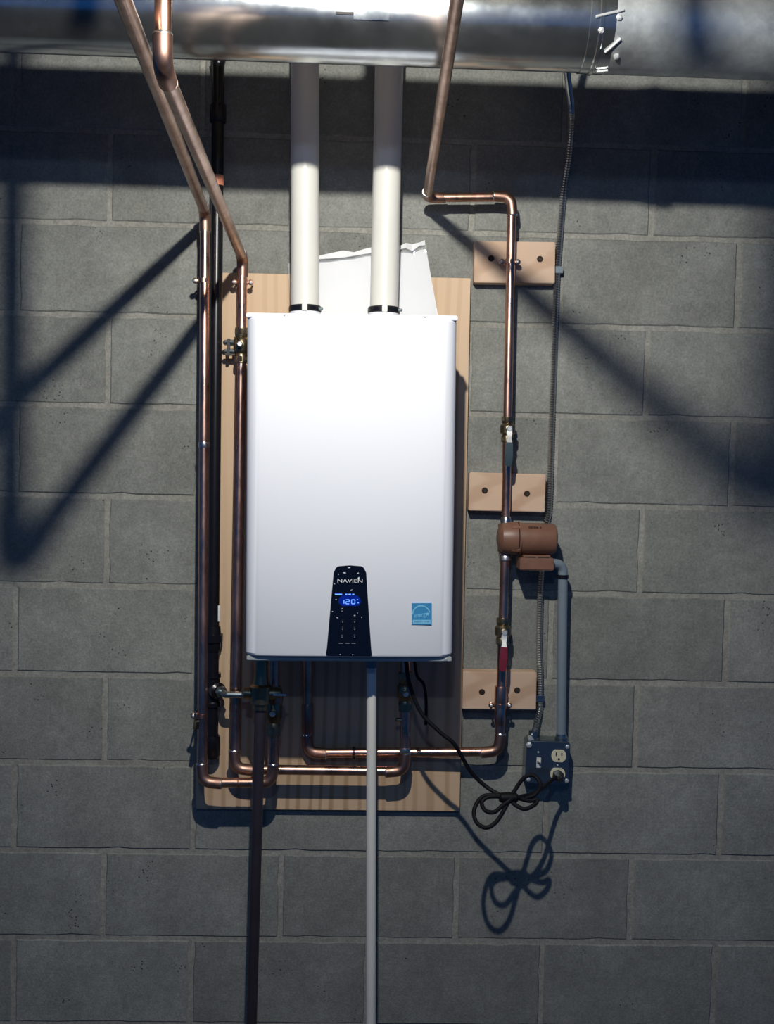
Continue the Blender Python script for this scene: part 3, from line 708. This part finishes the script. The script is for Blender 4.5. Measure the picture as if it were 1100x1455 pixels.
# armored cable
mc = empty('armored_cable', P(757, 1050, 0.02), 'ribbed silver armored cable hanging from the duct down to the outlet box', 'cable')
path = smooth_path([P(800, 40, 0.30), P(806, 105, 0.16), P(812, 160, 0.05), P(809, 215, 0.025), P(801, 270, 0.014), P(795, 340, 0.045 if False else 0.012), P(791, 400, 0.012), P(787.5, 500, 0.012), P(784, 600, 0.010), P(782, 675, 0.010), P(780, 725, 0.010), P(775.5, 750, 0.012), P(770.5, 800, 0.014), P(767.5, 850, 0.014), P(766, 920, 0.014), P(767.5, 960, 0.012), P(767, 1005, 0.014), P(762, 1028, 0.024), P(757.5, 1052, 0.036)], 24)
fine = [path[0]]; step = 0.0028; acc = 0
for i in range(1, len(path)):
    a, b = path[i - 1], path[i]; L = (b - a).length; t = step - acc
    while t < L: fine.append(a + (b - a) * (t / L)); t += step
    acc = (acc + L) % step
MB().tube(fine, [0.0058 if i % 2 else 0.0076 for i in range(len(fine))], 12).build('spiral_armor', 'armor', mc, angle=25)
for q in ((790.5, 384), (764.5, 992)):
    c_ = P(*q, 0.014)
    MB().box(c_ + NRM * 0.006 + X * 0.004, X, Z, NRM, 0.010, 0.0075, 0.0018).build('cable_strap', 'box_steel', mc, bevel=0.001)

# ------------------------------------------------------------------ outlet box
OB = Frame((748, 1052), (810, 1054.5), (809, 1115.5), (747, 1113), 0.058)
ob = empty('outlet_box', OB.pt(0, -OB.h / 2, -0.058), 'steel wall box with a toggle switch and a cream duplex outlet', 'outlet')
ow, oh = OB.w / 2, OB.h / 2
MB().box(OB.pt(0, 0, -0.031), OB.u, OB.v, OB.n, ow - 0.001, oh - 0.001, 0.027).build('box_shell', 'box_steel', ob, bevel=0.005, seg=3)
def rrect(f, hx, hy, r, c, n=5, cx=0, cy=0):
    out = []
    for sx, sy, a0 in ((1, 1, 0), (-1, 1, 90), (-1, -1, 180), (1, -1, 270)):
        for i in range(n + 1):
            a = math.radians(a0 + 90 * i / n); out.append(f.pt(cx + sx * (hx - r) + r * math.cos(a), cy + sy * (hy - r) + r * math.sin(a), c))
    return out
cvr = MB().prism(rrect(OB, ow, oh, 0.009, 0.0), NRM, 0.006).build('cover_plate', 'box_steel', ob, bevel=0.0022, seg=3)
for px, py in ((751.5, 1060), (806.5, 1061), (805.5, 1109.5), (751, 1107.5)):
    a, b = OB.loc(px, py)
    MB().lathe(OB.pt(a, b, -0.001), NRM, [(0, 0.0048), (0.002, 0.0045), (0.0032, 0.002)], 14).build('cover_screw', 'bright_zinc', cvr)
a, b = OB.loc(751.5, 1058); MB().lathe(OB.pt(a, b, 0.001), NRM, [(0, 0.0070), (0.004, 0.0066), (0.0055, 0.003)], 6).build('corner_nut', 'bright_zinc', cvr, angle=25)
a, b = OB.loc(765.5, 1083.5)
sw = MB().prism(rrect(OB, 0.0050, 0.0115, 0.0012, 0.0015, 3, a, b), NRM, 0.003).build('switch_frame', 'white_plastic', ob, bevel=0.0005, seg=1)
MB().prism(rrect(OB, 0.0036, 0.0030, 0.001, 0.0019, 3, a, b + 0.0006), NRM, 0.001).build('switch_slot', 'slot_dark', sw)
tg = OB.pt(a, b + 0.001, 0.002)
MB().tube([tg, tg + NRM * 0.010 + Z * 0.005], [0.0028, 0.0024], 8).build('toggle', 'white_plastic', sw)
a, b = OB.loc(765, 1069); MB().lathe(OB.pt(a, b, 0), NRM, [(0, 0.0024), (0.0012, 0.002), (0.0016, 0.001)], 10).build('plate_screw', 'bright_zinc', ob)
a, b = OB.loc(792.5, 1087.5); MB().lathe(OB.pt(a, b, 0), NRM, [(0, 0.0024), (0.0012, 0.002), (0.0016, 0.001)], 10).build('plate_screw', 'bright_zinc', ob)
for px, py in ((794, 1074), (792.5, 1100)):
    a, b = OB.loc(px, py)
    out = []
    R = 0.0168
    for i in range(36):
        t = 2 * math.pi * i / 36; x, y = R * math.cos(t), R * math.sin(t); y = max(-0.0140, min(0.0140, y)); out.append(OB.pt(a + x, b + y, 0.003))
    rec = MB().prism(out, NRM, 0.005).build('receptacle', 'cream_plastic', ob, bevel=0.0006, seg=1)
    for dx, hh_ in ((-0.0062, 0.0042), (0.0062, 0.0036)):
        MB().box(OB.pt(a + dx, b + 0.0045, 0.0031), OB.u, OB.v, OB.n, 0.0013, hh_, 0.0003).build('slot', 'slot_dark', rec, smooth=False)
    MB().lathe(OB.pt(a, b - 0.0068, 0.0029), NRM, [(0, 0.0026), (0.0005, 0.0026)], 12).build('ground_hole', 'slot_dark', rec)
MB().lathe(P(757.5, 1052, 0.034) - Z * 0.004, Z, [(0, 0.0095), (0, 0.0125), (0.008, 0.0125), (0.009, 0.0105), (0.026, 0.0105), (0.027, 0.0085)], 16).build('cable_connector', 'box_steel', ob)
MB().lathe(P(752.5, 1047, 0.045) , NRM, [(0, 0.0040), (0.010, 0.0040), (0.010, 0.0058), (0.014, 0.0055)], 8).build('connector_screw', 'bright_zinc', ob)

# ------------------------------------------------------------------ power cord of the heater
def cd(y): return 0.18 + max(0.0, (y - 1100)) / 77 * 0.09
cpts = [(578, 945, 0.204), (582, 972, 0.205), (598, 1012, 0.21), (625, 1040, 0.215), (646, 1058, 0.215), (668, 1095, 0.20), (690, 1117, 0.20), (712, 1130, 0.215), (729, 1134, 0.218), (750, 1133, 0.215), (762, 1127, 0.21), (768, 1114, 0.195), (758, 1101.5, 0.182), (744, 1106, 0.186), (729.5, 1126.5, 0.215), (719, 1146, 0.236), (706, 1167, 0.262), (691, 1176, 0.27), (677, 1168, 0.262), (674, 1150, 0.24), (686, 1132, 0.22), (708, 1130, 0.222), (728, 1132, 0.222), (752, 1138, 0.224), (763, 1136, 0.222), (760, 1143, 0.23), (746, 1149.5, 0.238), (732, 1143.5, 0.232), (721, 1134, 0.224), (697, 1132, 0.226), (685, 1139, 0.232), (689, 1151, 0.246), (702, 1154, 0.248), (715, 1144, 0.238), (729, 1135, 0.23), (745, 1131, 0.215), (757, 1128, 0.19), (770, 1120, 0.15), (781, 1111, 0.115), (790, 1104, 0.098)]
cord = empty('power_cord', P(720, 1150, 0.22), 'black power cord from the heater, looped in a figure eight and plugged in', 'cord')
MB().tube(smooth_path([under(576, 0.202)] + [P(*q) for q in cpts], 8), 0.0045, 10).build('cord_cable', 'cord_black', cord)
tie = P(724, 1133.5, 0.222)
MB().lathe(tie - X * 0.022, X, [(0, 0.007), (0.004, 0.0105), (0.020, 0.012), (0.036, 0.0105), (0.040, 0.007)], 14).build('cord_tie', 'cord_black', cord)
plq = P(792.5, 1101.5, 0.062)
MB().lathe(plq, NRM, [(0, 0.0135), (0.010, 0.0135), (0.016, 0.0115), (0.030, 0.0085), (0.034, 0.005)], 6, 0.4).build('plug', 'black_rubber', cord, bevel=0.001)
# low-voltage wire hanging under the heater
lw = MB().tube(smooth_path([under(587, 0.12), P(592, 958, 0.12), P(602, 972, 0.12), P(605.5, 995, 0.12), P(605, 1030, 0.12)], 6), 0.0034, 8).build('sensor_wire', 'cord_black')
tag(lw, 'short black loose wire dangling below the heater beside the cord', 'wire')

# ------------------------------------------------------------------ round duct along the ceiling
DD, DR = 0.583, 0.0795
dl, dr_ = P(0, 2, DD), P(1100, 42, DD); da = (dr_ - dl).normalized()
duct = empty('round_duct', (dl + dr_) / 2 - Z * DR, 'round galvanized sheet-metal duct running across the top', 'duct')
def dax(px): return dl + (dr_ - dl) * (px / 1100.0)
def dtube(x0, x1, r, name, prof=None, mat='galvanized'):
    a, b = dax(x0), dax(x1); L = (b - a).length
    prof = prof or [(0, r - 0.001), (0, r), (L, r), (L, r - 0.001)]
    return MB().lathe(a, da, prof, 64).build(name, mat, duct)
def dpt(px, ang, r):            # ang: 0 = toward camera, -90 = straight down
    a = math.radians(ang); return dax(px) + (NRM * math.cos(a) + Z * math.sin(a)) * r
dtube(-900, 846, DR, 'duct_section'); dtube(846, 1900, DR * 1.012, 'duct_section', mat='galvanized_dull')
a, b = dax(822), dax(858); L = (b - a).length
dtube(822, 858, DR, 'crimped_collar', mat='galvanized', prof=[(0, DR), (0.001, DR * 1.016), (L * 0.36, DR * 1.018), (L * 0.40, DR * 1.045), (L * 0.52, DR * 1.045), (L * 0.56, DR * 1.016), (L, DR * 1.02), (L, DR)])
for px0, an0, px1, an1 in ((829, -16, 866, -8), (848, -54, 866, -38), (845, -86, 860, -82), (830, 8, 850, 10)):
    MB().tube([dpt(px0 + (px1 - px0) * t, an0 + (an1 - an0) * t, DR * 1.05) for t in (0, 0.25, 0.5, 0.75, 1)], 0.0022, 8).build('tie_wire', 'bright_zinc', duct)
for px0, an0 in ((861, -16), (838, -30), (866, -60)):
    q = dpt(px0, an0, DR); MB().lathe(q, q - dax(px0), [(0, 0.0055), (0.004, 0.005), (0.006, 0.002)], 6).build('sheet_screw', 'bright_zinc', duct)
MB().tube([dpt(-900 + i * 43, -14, DR + 0.0008) for i in range(26)], 0.0022, 8).build('lock_seam', 'galvanized', duct)
sd = MB(); vs = []
for an in list(range(-28, 91, 10)):
    for px, r in ((498, DR + 0.0008), (546, DR + 0.0008), (546, DR + 0.0024), (498, DR + 0.0024)): vs.append(dpt(px, an, r))
m = len(vs) // 4
sd.add(vs, [(0, 3, 2, 1), tuple(4 * (m - 1) + i for i in range(4))] + [(4 * i + j, 4 * i + (j + 1) % 4, 4 * i + 4 + (j + 1) % 4, 4 * i + 4 + j) for i in range(m - 1) for j in range(4)])
hs_ = sd.build('hanger_strap', 'galvanized', duct)
tp = dpt(522, 90, DR); MB().box(Vector((tp.x, tp.y, (tp.z + CEIL) / 2 + 0.01)), X, Y, Z, 0.024, 0.0012, (CEIL - tp.z) / 2 + 0.012).build('strap_tail', 'galvanized', hs_)
MB().box(dpt(486, -22, DR + 0.001), da, (dpt(486, -21, DR) - dpt(486, -23, DR)).normalized(), (dpt(486, -22, 1) - dax(486)).normalized(), 0.0145, 0.0018, 0.001).build('strap_slot', 'slot_dark', hs_, smooth=False)
